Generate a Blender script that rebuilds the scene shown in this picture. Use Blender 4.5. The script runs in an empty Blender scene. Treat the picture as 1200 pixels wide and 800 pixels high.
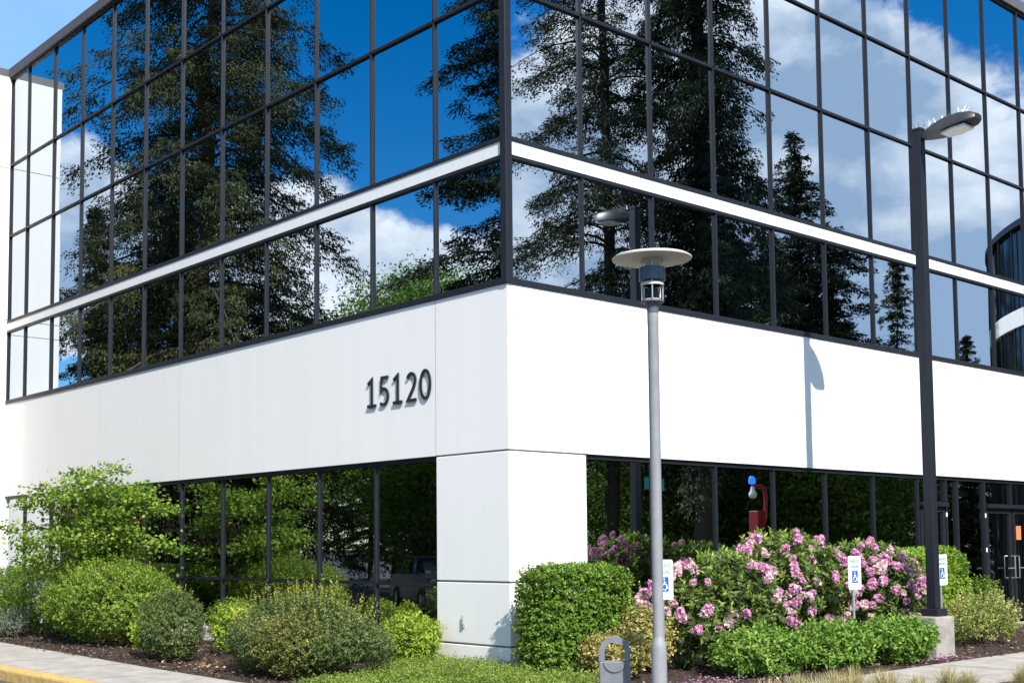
import bpy, math, random
import numpy as np
from mathutils import Vector, Matrix

sc = bpy.context.scene
col = sc.collection
R = math.radians

# ------------------------------------------------------------------ camera, light, exposure
def make_camera():
    yaw, pitch, roll = R(139.011), R(4.068), R(-0.4274)
    fw = Vector((math.cos(yaw) * math.cos(pitch), math.sin(yaw) * math.cos(pitch), math.sin(pitch)))
    r = Vector((math.sin(yaw), -math.cos(yaw), 0)); u = r.cross(fw)
    r2 = r * math.cos(roll) + u * math.sin(roll); u2 = -r * math.sin(roll) + u * math.cos(roll)
    cd = bpy.data.cameras.new('camera'); co = bpy.data.objects.new('camera', cd); col.objects.link(co)
    m = Matrix((r2, u2, -fw)).transposed().to_4x4(); m.translation = (11.974, -11.092, 1.481)
    co.matrix_world = m
    cd.sensor_width = 36; cd.lens = 1466.1 / 1200 * 36
    cd.shift_x = (600 - 549.68) / 1200; cd.shift_y = (536.45 - 400) / 1200
    cd.clip_start = 0.05; cd.clip_end = 3000
    sc.camera = co
make_camera()

SUN = Vector((2.82, -1.12, 2.64)).normalized()      # towards the sun
SUN_EL = math.asin(SUN.z); SUN_AZ = math.atan2(SUN.y, SUN.x)
sd = bpy.data.lights.new('sun', 'SUN'); sd.energy = 4.6; sd.angle = R(0.53); sd.color = (1, .94, .86)
so = bpy.data.objects.new('sun', sd); col.objects.link(so); so.location = (60, -20, 60)
so.rotation_euler = SUN.to_track_quat('Z', 'Y').to_euler()
sc.view_settings.view_transform = 'Standard'; sc.view_settings.look = 'None'
sc.view_settings.gamma = 1; sc.view_settings.exposure = 0.72
sc.view_settings.use_curve_mapping = False
sc.render.engine = 'CYCLES'
cy = sc.cycles
cy.caustics_reflective = False; cy.caustics_refractive = False
cy.max_bounces = 7; cy.diffuse_bounces = 3; cy.glossy_bounces = 5; cy.transmission_bounces = 5; cy.transparent_max_bounces = 6
cy.use_denoising = True; cy.sample_clamp_indirect = 6

def dirv(az, el): return Vector((math.cos(R(az)) * math.cos(R(el)), math.sin(R(az)) * math.cos(R(el)), math.sin(R(el))))

def make_world():
    w = bpy.data.worlds.new('World'); sc.world = w; w.use_nodes = True
    t = w.node_tree; N = t.nodes; Lk = t.links; N.clear()
    def nd(k, **kw):
        n = N.new(k)
        for a, b in kw.items(): setattr(n, a, b)
        return n
    def mth(op, a, b=None, clamp=False):
        n = nd('ShaderNodeMath', operation=op, use_clamp=clamp)
        for i, v in enumerate((a, b)):
            if v is None: continue
            if isinstance(v, (int, float)): n.inputs[i].default_value = v
            else: Lk.new(v, n.inputs[i])
        return n.outputs[0]
    sky = nd('ShaderNodeTexSky', sky_type='NISHITA', sun_disc=False)
    sky.sun_elevation = SUN_EL; sky.sun_rotation = math.pi / 2 - SUN_AZ
    sky.altitude = 200; sky.air_density = 0.9; sky.dust_density = 0.25; sky.ozone_density = 3.0
    hsv = nd('ShaderNodeHueSaturation'); hsv.inputs['Saturation'].default_value = 1.44; hsv.inputs['Value'].default_value = 1.0
    Lk.new(sky.outputs[0], hsv.inputs['Color'])
    tc = nd('ShaderNodeTexCoord')
    nrm = nd('ShaderNodeVectorMath', operation='NORMALIZE'); Lk.new(tc.outputs['Generated'], nrm.inputs[0])
    D = nrm.outputs[0]
    def noise(scale, detail, rough, off, sq=1.5):
        m = nd('ShaderNodeMapping'); Lk.new(D, m.inputs[0]); m.inputs['Location'].default_value = off; m.inputs['Scale'].default_value = (1, 1, sq)
        n = nd('ShaderNodeTexNoise'); n.inputs['Scale'].default_value = scale; n.inputs['Detail'].default_value = detail; n.inputs['Roughness'].default_value = rough
        Lk.new(m.outputs[0], n.inputs['Vector']); return n.outputs['Fac']
    def blob(az, el, rin, rout):
        dp = nd('ShaderNodeVectorMath', operation='DOT_PRODUCT'); Lk.new(D, dp.inputs[0]); dp.inputs[1].default_value = dirv(az, el)
        mr = nd('ShaderNodeMapRange', interpolation_type='SMOOTHSTEP'); Lk.new(dp.outputs['Value'], mr.inputs[0])
        mr.inputs[1].default_value = math.cos(R(rout)); mr.inputs[2].default_value = math.cos(R(rin)); return mr.outputs[0]
    big = noise(5.0, 12, 0.58, (0.3, 1.7, 0.2))
    fine = noise(13.0, 8, 0.6, (3.1, 0.4, 1.0))
    bias = None
    for az, el, a, b, k in BLOBS:
        v = mth('MULTIPLY', blob(az, el, a, b), k)
        bias = v if bias is None else mth('ADD', bias, v)
    f = mth('ADD', mth('ADD', mth('MULTIPLY', big, 0.9), mth('MULTIPLY', fine, 0.28)), bias)
    mr = nd('ShaderNodeMapRange', interpolation_type='SMOOTHSTEP'); Lk.new(f, mr.inputs[0]); mr.inputs[1].default_value = 0.76; mr.inputs[2].default_value = 0.88
    dens = mr.outputs[0]
    # cloud body: bright tops, grey-blue interior
    shade = mth('SUBTRACT', noise(5.5, 10, 0.55, (1.4, 5.2, 0.45), 1.8), mth('SUBTRACT', mth('MULTIPLY', mth('SUBTRACT', f, 0.95), 0.40), mth('MULTIPLY', mth('SUBTRACT', fine, 0.5), 0.35)))
    ramp = nd('ShaderNodeValToRGB'); Lk.new(shade, ramp.inputs[0])
    e = ramp.color_ramp.elements; e[0].position = 0.40; e[0].color = (0.29, 0.40, 0.55, 1); e[1].position = 0.66; e[1].color = (1.0, 1.0, 1.0, 1)
    mul = nd('ShaderNodeVectorMath', operation='SCALE'); Lk.new(ramp.outputs[0], mul.inputs[0]); mul.inputs['Scale'].default_value = CLOUD_LUM
    mix = nd('ShaderNodeMix', data_type='RGBA'); Lk.new(dens, mix.inputs[0]); Lk.new(hsv.outputs[0], mix.inputs[6]); Lk.new(mul.outputs[0], mix.inputs[7])
    # thin high veil away from the sun
    veil = mth('MULTIPLY', mth('ADD', mth('MULTIPLY', blob(157, 20, 6, 40), 0.55), mth('MULTIPLY', blob(114, 20, 4, 25), 0.4)), mth('ADD', mth('MULTIPLY', fine, 0.5), 0.72), True)
    mix2 = nd('ShaderNodeMix', data_type='RGBA'); Lk.new(veil, mix2.inputs[0]); Lk.new(mix.outputs[2], mix2.inputs[6]); mix2.inputs[7].default_value = (2.9, 4.3, 7.0, 1)
    bg = nd('ShaderNodeBackground'); Lk.new(mix2.outputs[2], bg.inputs[0]); bg.inputs[1].default_value = 0.125
    out = nd('ShaderNodeOutputWorld'); Lk.new(bg.outputs[0], out.inputs[0])
BLOBS = [(51, 15, 8, 14.5, .38), (62, 10, 6, 13.5, .38), (74, 7, 6, 14, .38), (44, 18, 0, 5, .12), (50, 4, 3, 12, .3),
         (-158, 13.5, 1.5, 6.5, .36), (-146, 10, 3, 8.5, .38), (-138, 8, 3, 9, .34), (-170, 6, 4, 12, .3),
         (10, 40, 5, 24, .2), (-60, 45, 10, 34, .3), (-100, 48, 10, 30, .3), (-100, 8, 4, 14, .2), (150, 50, 8, 25, .15), (0, 82, 20, 45, .3), (-150, 56, 12, 26, .3), (-30, 55, 10, 30, .3)]  # unseen clouds, added to light the scene and whiten the left front's fill
CLOUD_LUM = 8.8
make_world()

# ------------------------------------------------------------------ helpers
_mats = {}
def mat(name, color, rough=.6, metal=0.0, var=0.0, vscale=5.0, var2=None, bump=0.0, bscale=40.0, spec=None, emit=None, stretch=None, detail=6):
    if name in _mats: return _mats[name]
    m = bpy.data.materials.new(name); m.use_nodes = True; t = m.node_tree; b = t.nodes['Principled BSDF']
    b.inputs['Roughness'].default_value = rough; b.inputs['Metallic'].default_value = metal
    if spec is not None: b.inputs['Specular IOR Level'].default_value = spec
    tc = t.nodes.new('ShaderNodeTexCoord')
    vec = tc.outputs['Object']
    if stretch:
        mp = t.nodes.new('ShaderNodeMapping'); mp.inputs['Scale'].default_value = stretch; t.links.new(vec, mp.inputs[0]); vec = mp.outputs[0]
    n = t.nodes.new('ShaderNodeTexNoise'); n.inputs['Scale'].default_value = vscale; n.inputs['Detail'].default_value = detail; n.inputs['Roughness'].default_value = .6
    t.links.new(vec, n.inputs['Vector'])
    r = t.nodes.new('ShaderNodeValToRGB'); t.links.new(n.outputs['Fac'], r.inputs[0])
    c2 = var2 if var2 else tuple(c * (1 - var) for c in color)
    r.color_ramp.elements[0].position = .3; r.color_ramp.elements[0].color = (*c2, 1)
    r.color_ramp.elements[1].position = .62; r.color_ramp.elements[1].color = (*color, 1)
    t.links.new(r.outputs[0], b.inputs['Base Color'])
    if bump:
        n2 = t.nodes.new('ShaderNodeTexNoise'); n2.inputs['Scale'].default_value = bscale; n2.inputs['Detail'].default_value = 5
        t.links.new(tc.outputs['Object'], n2.inputs['Vector'])
        bp = t.nodes.new('ShaderNodeBump'); bp.inputs['Strength'].default_value = bump; bp.inputs['Distance'].default_value = .02
        t.links.new(n2.outputs['Fac'], bp.inputs['Height']); t.links.new(bp.outputs[0], b.inputs['Normal'])
    if emit:
        b.inputs['Emission Color'].default_value = (*emit[0], 1); b.inputs['Emission Strength'].default_value = emit[1]
    _mats[name] = m; return m

def leaf_mat(name, c0, c1, c2, trans=.3, rough=.5):
    if name in _mats: return _mats[name]
    m = bpy.data.materials.new(name); m.use_nodes = True; t = m.node_tree; b = t.nodes['Principled BSDF']
    a = t.nodes.new('ShaderNodeAttribute'); a.attribute_name = 'tint'
    r = t.nodes.new('ShaderNodeValToRGB'); t.links.new(a.outputs['Fac'], r.inputs[0])
    e = r.color_ramp.elements; e[0].position = 0; e[0].color = (*c0, 1); e[1].position = 1; e[1].color = (*c2, 1)
    k = e.new(.5); k.color = (*c1, 1)
    t.links.new(r.outputs[0], b.inputs['Base Color']); b.inputs['Roughness'].default_value = rough; b.inputs['Specular IOR Level'].default_value = .3
    tr = t.nodes.new('ShaderNodeBsdfTranslucent'); t.links.new(r.outputs[0], tr.inputs[0])
    mx = t.nodes.new('ShaderNodeMixShader'); mx.inputs[0].default_value = trans
    t.links.new(b.outputs[0], mx.inputs[1]); t.links.new(tr.outputs[0], mx.inputs[2])
    t.links.new(mx.outputs[0], t.nodes['Material Output'].inputs['Surface'])
    _mats[name] = m; return m

def glass_mat(name, tint, bump):
    m = bpy.data.materials.new(name); m.use_nodes = True; t = m.node_tree; b = t.nodes['Principled BSDF']
    b.inputs['Base Color'].default_value = (*tint, 1); b.inputs['Metallic'].default_value = 1; b.inputs['Roughness'].default_value = 0.0
    tc = t.nodes.new('ShaderNodeTexCoord'); n = t.nodes.new('ShaderNodeTexNoise')
    n.inputs['Scale'].default_value = 1.1; n.inputs['Detail'].default_value = 1.0
    t.links.new(tc.outputs['Object'], n.inputs['Vector'])
    bp = t.nodes.new('ShaderNodeBump'); bp.inputs['Strength'].default_value = bump; bp.inputs['Distance'].default_value = .02
    t.links.new(n.outputs['Fac'], bp.inputs['Height']); t.links.new(bp.outputs[0], b.inputs['Normal'])
    return m

class MB:
    def __init__(s): s.v = []; s.f = []
    def add(s, vs, fs):
        o = len(s.v); s.v += [tuple(v) for v in vs]; s.f += [tuple(i + o for i in f) for f in fs]; return s
    def box(s, x0, y0, z0, x1, y1, z1):
        x0, x1 = min(x0, x1), max(x0, x1); y0, y1 = min(y0, y1), max(y0, y1); z0, z1 = min(z0, z1), max(z0, z1)
        return s.add([(x0, y0, z0), (x1, y0, z0), (x1, y1, z0), (x0, y1, z0), (x0, y0, z1), (x1, y0, z1), (x1, y1, z1), (x0, y1, z1)],
                     [(3, 2, 1, 0), (4, 5, 6, 7), (0, 1, 5, 4), (1, 2, 6, 5), (2, 3, 7, 6), (3, 0, 4, 7)])
    def prism(s, poly, z0, z1):
        n = len(poly)
        if sum(poly[i][0] * poly[(i + 1) % n][1] - poly[(i + 1) % n][0] * poly[i][1] for i in range(n)) < 0: poly = poly[::-1]
        return s.add([(x, y, z0) for x, y in poly] + [(x, y, z1) for x, y in poly],
                     [tuple(range(n))[::-1], tuple(range(n, 2 * n))] + [(i, (i + 1) % n, n + (i + 1) % n, n + i) for i in range(n)])
    def tube(s, path, rad, n=8, cap=True):
        path = [Vector(p) for p in path]
        if not hasattr(rad, '__len__'): rad = [rad] * len(path)
        o = len(s.v); up = None
        for i, p in enumerate(path):
            d = (path[min(i + 1, len(path) - 1)] - path[max(i - 1, 0)]).normalized()
            if up is None: up = Vector((0, 0, 1)) if abs(d.z) < .9 else Vector((1, 0, 0))
            a = d.cross(up).normalized(); b = a.cross(d); up = b
            for k in range(n):
                an = 2 * math.pi * k / n; q = p + (a * math.cos(an) + b * math.sin(an)) * rad[i]; s.v.append(tuple(q))
        for i in range(len(path) - 1):
            for k in range(n):
                k2 = (k + 1) % n; s.f.append((o + i * n + k2, o + i * n + k, o + (i + 1) * n + k, o + (i + 1) * n + k2))
        if cap:
            s.f.append(tuple(o + k for k in range(n))); s.f.append(tuple(o + (len(path) - 1) * n + k for k in range(n))[::-1])
        return s
    def lathe(s, prof, c=(0, 0, 0), n=24):
        o = len(s.v)
        for r, z in prof:
            for k in range(n):
                a = 2 * math.pi * k / n; s.v.append((c[0] + r * math.cos(a), c[1] + r * math.sin(a), c[2] + z))
        for i in range(len(prof) - 1):
            for k in range(n):
                k2 = (k + 1) % n; s.f.append((o + i * n + k, o + i * n + k2, o + (i + 1) * n + k2, o + (i + 1) * n + k))
        s.f.append(tuple(o + k for k in range(n))[::-1]); s.f.append(tuple(o + (len(prof) - 1) * n + k for k in range(n)))
        return s
    def build(s, name, m, parent=None, smooth=False, bevel=0):
        me = bpy.data.meshes.new(name); me.from_pydata(s.v, [], s.f); me.update()
        o = bpy.data.objects.new(name, me); col.objects.link(o)
        if m: me.materials.append(m)
        if smooth:
            for p_ in me.polygons: p_.use_smooth = True
            me.set_sharp_from_angle(angle=R(40))
        if bevel:
            bv = o.modifiers.new('bevel', 'BEVEL'); bv.width = bevel; bv.segments = 2; bv.limit_method = 'ANGLE'
        if parent: o.parent = parent
        return o

def tag(o, label=None, cat=None, group=None, kind=None):
    if label: o['label'] = label
    if cat: o['category'] = cat
    if group: o['group'] = group
    if kind: o['kind'] = kind
    return o
def empty(name, loc, rz=0.0):
    o = bpy.data.objects.new(name, None); col.objects.link(o); o.location = loc; o.rotation_euler = (0, 0, rz); o.empty_display_size = .2; return o
def copy_tree(o, loc, rz=0.0, scale=1.0):
    c = o.copy(); col.objects.link(c); c.location = loc; c.rotation_euler = (0, 0, rz); c.scale = (scale,) * 3
    for ch in list(o.children):
        d = ch.copy(); col.objects.link(d); d.parent = c
        for g in list(ch.children):
            e = g.copy(); col.objects.link(e); e.parent = d
    return c

# ---- foliage: many small folded leaf faces
def unit(a): return a / np.maximum(np.linalg.norm(a, axis=-1, keepdims=True), 1e-9)
def leaf_object(name, P, D, N, L, W, tint, m, parent=None, fold=.15):
    n = len(P); D = unit(D); S = unit(np.cross(D, N)); N = np.cross(S, D)
    L = np.broadcast_to(L, n)[:, None]; W = np.broadcast_to(W, n)[:, None]
    mid = P + D * L * .48
    v = np.empty((n, 4, 3)); v[:, 0] = P; v[:, 1] = mid + S * W * .5 + N * W * fold; v[:, 2] = P + D * L; v[:, 3] = mid - S * W * .5 + N * W * fold
    idx = np.arange(n)[:, None] * 4
    tri = np.concatenate([idx + [0, 2, 1], idx + [0, 3, 2]], 1).reshape(-1, 3)
    me = bpy.data.meshes.new(name); me.vertices.add(n * 4); me.vertices.foreach_set('co', v.reshape(-1).astype(np.float32))
    me.loops.add(len(tri) * 3); me.loops.foreach_set('vertex_index', tri.reshape(-1).astype(np.int32))
    me.polygons.add(len(tri)); me.polygons.foreach_set('loop_start', np.arange(0, len(tri) * 3, 3, dtype=np.int32))
    a = me.attributes.new('tint', 'FLOAT', 'FACE'); a.data.foreach_set('value', np.repeat(np.clip(tint, 0, 1), 2).astype(np.float32))
    me.update(calc_edges=True); me.materials.append(m)
    o = bpy.data.objects.new(name, me); col.objects.link(o)
    if parent: o.parent = parent
    return o
class Lumps:
    def __init__(s, rng, k=10, f=(2, 6)):
        s.k = unit(rng.normal(size=(k, 3))) * rng.uniform(*f, (k, 1)); s.p = rng.uniform(0, 6.28, k)
    def __call__(s, q): return np.sin(q @ s.k.T + s.p).mean(-1) * 2.2
def shoots(rng, base, d, slen, nl, L, W, spread=.9, tint0=None, jit=.02, tip=False, droop=0.0):
    """leaves set round short shoots; returns the arrays leaf_object wants"""
    n = len(base); k = nl
    u = np.linspace(.1 if not tip else .75, 1, k)[None, :] + rng.uniform(-.06, .06, (n, k))
    slen = np.broadcast_to(slen, n)
    P = base[:, None] + d[:, None] * (u * slen[:, None])[..., None] + rng.normal(size=(n, k, 3)) * jit
    side = unit(np.cross(d, rng.normal(size=(n, 3)))); side2 = np.cross(d, side)
    an = (np.arange(k) * 2.4)[None, :] + rng.uniform(0, 6.28, (n, 1)) + rng.normal(size=(n, k)) * .4
    rad = side[:, None] * np.cos(an)[..., None] + side2[:, None] * np.sin(an)[..., None]
    ld = unit(d[:, None] * (1.0 - spread * .6) + rad * spread + rng.normal(size=(n, k, 3)) * .18 - np.array([0, 0, droop]))
    nn = unit(d[:, None] + np.array([0, 0, .5]) + rng.normal(size=(n, k, 3)) * .45)
    t = (tint0 if tint0 is not None else rng.uniform(.2, .8, n))[:, None] + rng.normal(size=(n, k)) * .13 + (u - .5) * .12
    s = rng.uniform(.5, 1.25, (n, k))
    return [P.reshape(-1, 3), ld.reshape(-1, 3), nn.reshape(-1, 3), (s * L).ravel(), (s * W).ravel(), t.ravel()]
def cat_arr(a, b): return [np.concatenate([x, y]) for x, y in zip(a, b)]

def shrub(name, label, cat, loc, a, b, h, m, L, W, dens=170, nl=12, slen=.14, power=2.0, lump=.12, lf=(2, 5), up=.35, seed=0, group=None, spread=.9,
          strays=0, stray_len=.35, stray_m=None, rz=0.0, low=-.75, twig=True, droop=0., inner=.35, tipp=False):
    rng = np.random.default_rng(seed); root = empty(name, loc, rz); tag(root, label, cat, group)
    lz = h * .5; area = 2 * math.pi * (a * b + (a + b) * .5 * h * .8)
    n = int(area * dens)
    q = unit(rng.normal(size=(n * 2, 3))); q = q[q[:, 2] > low][:n]
    lp = Lumps(rng, 12, lf)
    def radius(q):
        sup = (np.abs(q) ** power).sum(-1) ** (-1 / power)
        return sup * (1 + lump * lp(q * np.array([a, b, lz]) * 1.0 / min(a, b, lz)))
    r = radius(q)
    dep = 1 - inner * rng.uniform(0, 1, len(q)) ** 1.8
    S = np.array([a, b, lz])
    base = q * S * (r * dep)[:, None] + np.array([0, 0, lz * .98])
    keep = base[:, 2] > .0; base = base[keep]; q = q[keep]; dep = dep[keep]
    out = unit(q / S); d = unit(out + np.array([0, 0, up]) + rng.normal(size=out.shape) * .38)
    base = base - d * slen * .6
    base[:, 2] = np.maximum(base[:, 2], .02)
    lp2 = Lumps(rng, 8, (2, 5))
    t0 = .45 + .2 * lp2(base * 1.6) * .5 + rng.normal(size=len(base)) * .12
    arr = shoots(rng, base, d, slen * rng.uniform(.7, 1.25, len(base)), nl, L, W, spread, t0, jit=L * .2, tip=tipp, droop=droop)
    leaf_object('foliage', *arr, m, root)
    if strays:
        qs = unit(rng.normal(size=(strays, 3)) + np.array([0, 0, 1.0])); qs[:, 2] = np.abs(qs[:, 2])
        bs = qs * S * radius(qs)[:, None] * .92 + np.array([0, 0, lz])
        ds = unit(qs * .5 + np.array([0, 0, 1.1]) + rng.normal(size=qs.shape) * .22)
        sl = stray_len * rng.uniform(.45, 1.1, strays)
        arr = shoots(rng, bs, ds, sl, 22, L * .8, W * .8, .6, rng.uniform(.5, 1, strays), jit=.004)
        leaf_object('young_shoots', *arr, stray_m or m, root)
    if twig:
        mb = MB(); rr = random.Random(seed)
        for i in range(16):
            q1 = unit(rng.normal(size=3) + np.array([0, 0, .7])); q1[2] = abs(q1[2])
            e = q1 * S * .82 + np.array([0, 0, lz * .95])
            b0 = np.array([rr.uniform(-.12, .12) * a, rr.uniform(-.12, .12) * b, -.05]); mid = b0 * .4 + e * .6 + np.array([0, 0, -.12 * h])
            mb.tube([b0, (b0 + mid) / 2 + rng.normal(size=3) * .02, mid, e], [.016, .013, .009, .004], 5)
        mb.build('branches', M_TWIG, root)
    return root

G = -0.08
M_WALL = mat('white_painted_concrete', (.81, .797, .775), .55, var=.04, vscale=1.0, bump=.06, bscale=60, stretch=(3.2, 3.2, .12))
M_WALL2 = mat('grey_joint_sealant', (.25, .25, .25), .7, var=.1)
M_FRAME = mat('charcoal_metal', (.016, .018, .024), .45, metal=.0, var=.25, vscale=14, spec=.3)
M_COPE = mat('coping_metal', (.10, .095, .10), .5, var=.2, vscale=6)
M_BAND = mat('white_band_metal', (.78, .78, .77), .4, var=.06, vscale=4, stretch=(3, 3, .4))
M_DARK = mat('dark_interior', (.01, .01, .012), .9)
M_TWIG = mat('twig_bark', (.09, .06, .04), .9, var=.4, vscale=30)
M_GLASS = glass_mat('mirror_glass', (.50, .56, .62), .045)
M_GLASS2 = glass_mat('ground_floor_glass', (.42, .46, .48), .022)
M_ASPH = mat('asphalt', (.075, .075, .078), .9, var=.35, vscale=30, bump=.3, bscale=200)
M_CONC = mat('concrete_walk', (.40, .37, .335), .85, var=.32, vscale=3.5, bump=.15, bscale=120)
M_CONCB = mat('rough_concrete', (.36, .33, .29), .9, var=.4, vscale=5, bump=.3, bscale=60)
M_KERB = mat('yellow_kerb_paint', (.60, .40, .11), .75, var2=(.34, .25, .12), vscale=11, bump=.15, bscale=60)
M_MULCH = mat('bark_mulch', (.060, .036, .024), .95, var2=(.012, .008, .006), vscale=45, bump=1.0, bscale=60)
M_GREY = mat('grey_pole_paint', (.265, .27, .28), .42, var=.16, vscale=10)
M_STEEL = mat('brushed_steel', (.55, .56, .57), .35, metal=.8, var=.1, vscale=20)
M_BLACKP = mat('black_pole_paint', (.012, .014, .020), .45, spec=.35, var=.2, vscale=8)
M_LAMPW = mat('lamp_cream', (.62, .60, .54), .5, var=.08)
M_BARK = mat('conifer_bark', (.11, .08, .06), .95, var=.5, vscale=8, stretch=(4, 4, .6), bump=.6, bscale=20)

# ------------------------------------------------------------------ ground
def sheet(name, poly, z, m, th=None):
    mb = MB(); n = len(poly)
    if th: mb.prism(poly, z - th, z)
    else: mb.add([(x, y, z) for x, y in poly], [tuple(range(n))])
    return tag(mb.build(name, m), kind='structure')
sheet('ground', [(-600, -600), (600, -600), (600, 600), (-600, 600)], G - .14, M_ASPH)
inner = [(-42, -2.75), (-14, -2.85), (-9.6, -3.02), (-5.7, -3.21), (-3.3, -3.35), (-1.0, -3.42), (1.2, -3.45), (2.3, -3.25), (3.1, -2.6), (3.55, -1.7), (3.68, -.5), (3.66, 2.0), (3.57, 4.0), (3.49, 7.0), (3.46, 13.5)]
outer = [(5.0, 13.5), (5.0, -1.5), (4.85, -3.0), (4.2, -4.0), (3.2, -4.59), (-42, -4.59)]
sheet('sidewalk', inner + outer, G + .004, M_CONC, .4)
jm = MB()
for k in range(12):
    x = -17 + 1.6 * k
    jm.box(x, -4.57, G + .0042, x + .012, -3.45, G + .0062)
for k in range(9):
    y = -.6 + 1.6 * k
    jm.box(3.7, y, G + .0042, 4.98, y + .012, G + .0062)
tag(jm.build('sidewalk_joints', mat('joint_dark', (.12, .11, .10), .9)), kind='structure')
km = MB(); km.box(-42, -4.84, G - .4, 6.1, -4.596, G + .01)
tag(km.build('kerb', M_KERB, bevel=.03), kind='structure')
k2 = MB(); k2.box(6.1, -4.59, G - .4, 6.3, 40, G + .01)
tag(k2.build('parking_kerb', M_CONC, bevel=.03), kind='structure')
# entrance paving
sheet('entrance_paving', [(.15, 13.2), (6.1, 13.2), (6.1, 40), (.15, 40)], G - .004, M_CONC, .3)

def mulch(name, x0, x1, y0, y1, step, z):
    rng = np.random.default_rng(5); nx = int((x1 - x0) / step) + 1; ny = int((y1 - y0) / step) + 1
    lp = Lumps(rng, 14, (1, 5)); lq = Lumps(rng, 20, (12, 40)); v = []
    xs = np.linspace(x0, x1, nx); ys = np.linspace(y0, y1, ny)
    X, Y = np.meshgrid(xs, ys); Q = np.stack([X, Y, X * 0], -1).reshape(-1, 3)
    Z = z + .012 * lp(Q) + .012 * lq(Q)
    Q[:, 2] = Z
    f = [(j * nx + i, j * nx + i + 1, (j + 1) * nx + i + 1, (j + 1) * nx + i) for j in range(ny - 1) for i in range(nx - 1)]
    mb = MB(); mb.v = [tuple(q) for q in Q]; mb.f = f
    return tag(mb.build(name, M_MULCH), kind='structure')
mulch('mulch_bed', -30, 3.75, -3.6, .2, .13, G - .03)
mulch('front_mulch_bed', .0, 3.75, .2, 13.3, .12, G - .03)
mulch('verge_mulch', 4.9, 6.12, -4.6, 13.3, .12, G - .03)
# bark chips scattered on the mulch
def chips():
    rng = np.random.default_rng(8); n = 9000
    P = np.stack([rng.uniform(-12, 3.6, n), rng.uniform(-3.3, 0, n), np.full(n, G + .0)], -1)
    P2 = np.stack([rng.uniform(.3, 3.6, n // 2), rng.uniform(0, 11, n // 2), np.full(n // 2, G + .0)], -1)
    P = np.concatenate([P, P2]); e = .5 * ((P[:, 0] + 3) / 8).clip(-1, 1)
    ok = P[:, 1] > -3.02 - .1 * (P[:, 0] + 9.6).clip(0, 4) ; P = P[ok]; n = len(P)
    D = unit(rng.normal(size=(n, 3)) * [1, 1, .25]); N = unit(rng.normal(size=(n, 3)) * .5 + [0, 0, 1])
    P[:, 2] += rng.uniform(-.01, .02, n)
    o = leaf_object('bark_chips', P, D, N, rng.uniform(.03, .09, n), rng.uniform(.012, .03, n), rng.uniform(0, 1, n) ** 2, leaf_mat('chip', (.02, .012, .008), (.09, .055, .035), (.28, .2, .14), 0, .9))
    tag(o, 'dark brown bark chips scattered over the planting bed', 'bark chips', kind='stuff')
chips()

# ------------------------------------------------------------------ office building
B = empty('office_building', (0, 0, 0))
tag(B, 'white office building with dark mirrored glass upper floors and numerals 15120', 'building')
def fbox(side, s0, s1, d0, d1, z0, z1, mb=None):
    mb = mb or MB()
    if side == 'L': return mb.box(-s0, -d0, z0, -s1, -d1, z1)
    return mb.box(d0, s0, z0, d1, s1, z1)
LEN = {'L': 17.55, 'R': 16.45}
rnd = random.Random(3)
# walls
def lprism(mb, sl, sr, d, z0, z1, t=.2):
    return mb.prism([(d, -d), (-sl, -d), (-sl, t), (-t, t), (-t, sr), (d, sr)], z0, z1)
lprism(MB(), 1.4935, 1.4585, 0, 2.76, 4.95).build('wall_panel', M_WALL, B, bevel=.0015)
for s0, s1 in ((1.5065, 8.9935), (9.0065, 17.55)): fbox('L', s0, s1, -.2, 0, 2.755, 4.95).build('wall_panel', M_WALL, B, bevel=.0015)
for s0, s1 in ((1.4715, 8.9635), (8.9765, 16.45)): fbox('R', s0, s1, -.2, 0, 2.755, 4.95).build('wall_panel', M_WALL, B, bevel=.0015)
mb = MB(); lprism(mb, 1.47, 1.44, -.03, -.3, 4.9, .19); mb.build('joint_backing', M_WALL2, B)
for sd_, s_ in (('L', 1.5), ('L', 9.0), ('R', 1.465), ('R', 8.97)): fbox(sd_, s_ - .006, s_ + .006, -.19, -.0015, 2.765, 4.945).build('joint_sealant', mat('sealant', (.22, .22, .22), .8), B)
lprism(MB(), 1.49, 1.46, 0, 1.03, 2.735).build('corner_pillar', M_WALL, B, bevel=.008)
lprism(MB(), 1.49, 1.46, 0, .195, 1.005).build('corner_pillar', M_WALL, B, bevel=.008)
lprism(MB(), 1.49, 1.46, .004, -.3, .17).build('plinth', M_WALL, B, bevel=.008)
fbox('L', 1.492, 17.54, -.2, .05, -.3, .12).build('plinth', M_WALL, B, bevel=.01)
fbox('R', 1.462, 10.4, -.2, .04, -.3, .10).build('plinth', M_WALL, B, bevel=.01)
# core and roof
mb = MB(); mb.prism([(-.25, .25), (-17.5, .25), (-17.5, 16.4), (-.25, 16.4)], -.2, 12.7); mb.build('inner_core', M_DARK, B)
mb = MB(); mb.prism([(-.05, .05), (-17.5, .05), (-17.5, 16.4), (-.05, 16.4)], 12.72, 12.86); mb.build('roof', M_COPE, B)
cp = MB(); cp.prism([(.07, -.07), (-17.6, -.07), (-17.6, .3), (-.3, .3), (-.3, 16.5), (.07, 16.5)], 12.87, 13.10)
cp.build('coping', M_COPE, B, bevel=.01)
# white band
bd = MB(); bd.prism([(.004, -.004), (-17.54, -.004), (-17.54, .1), (-.1, .1), (-.1, 16.4), (.004, 16.4)], 6.70, 6.885); bd.build('white_band', M_BAND, B)
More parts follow.
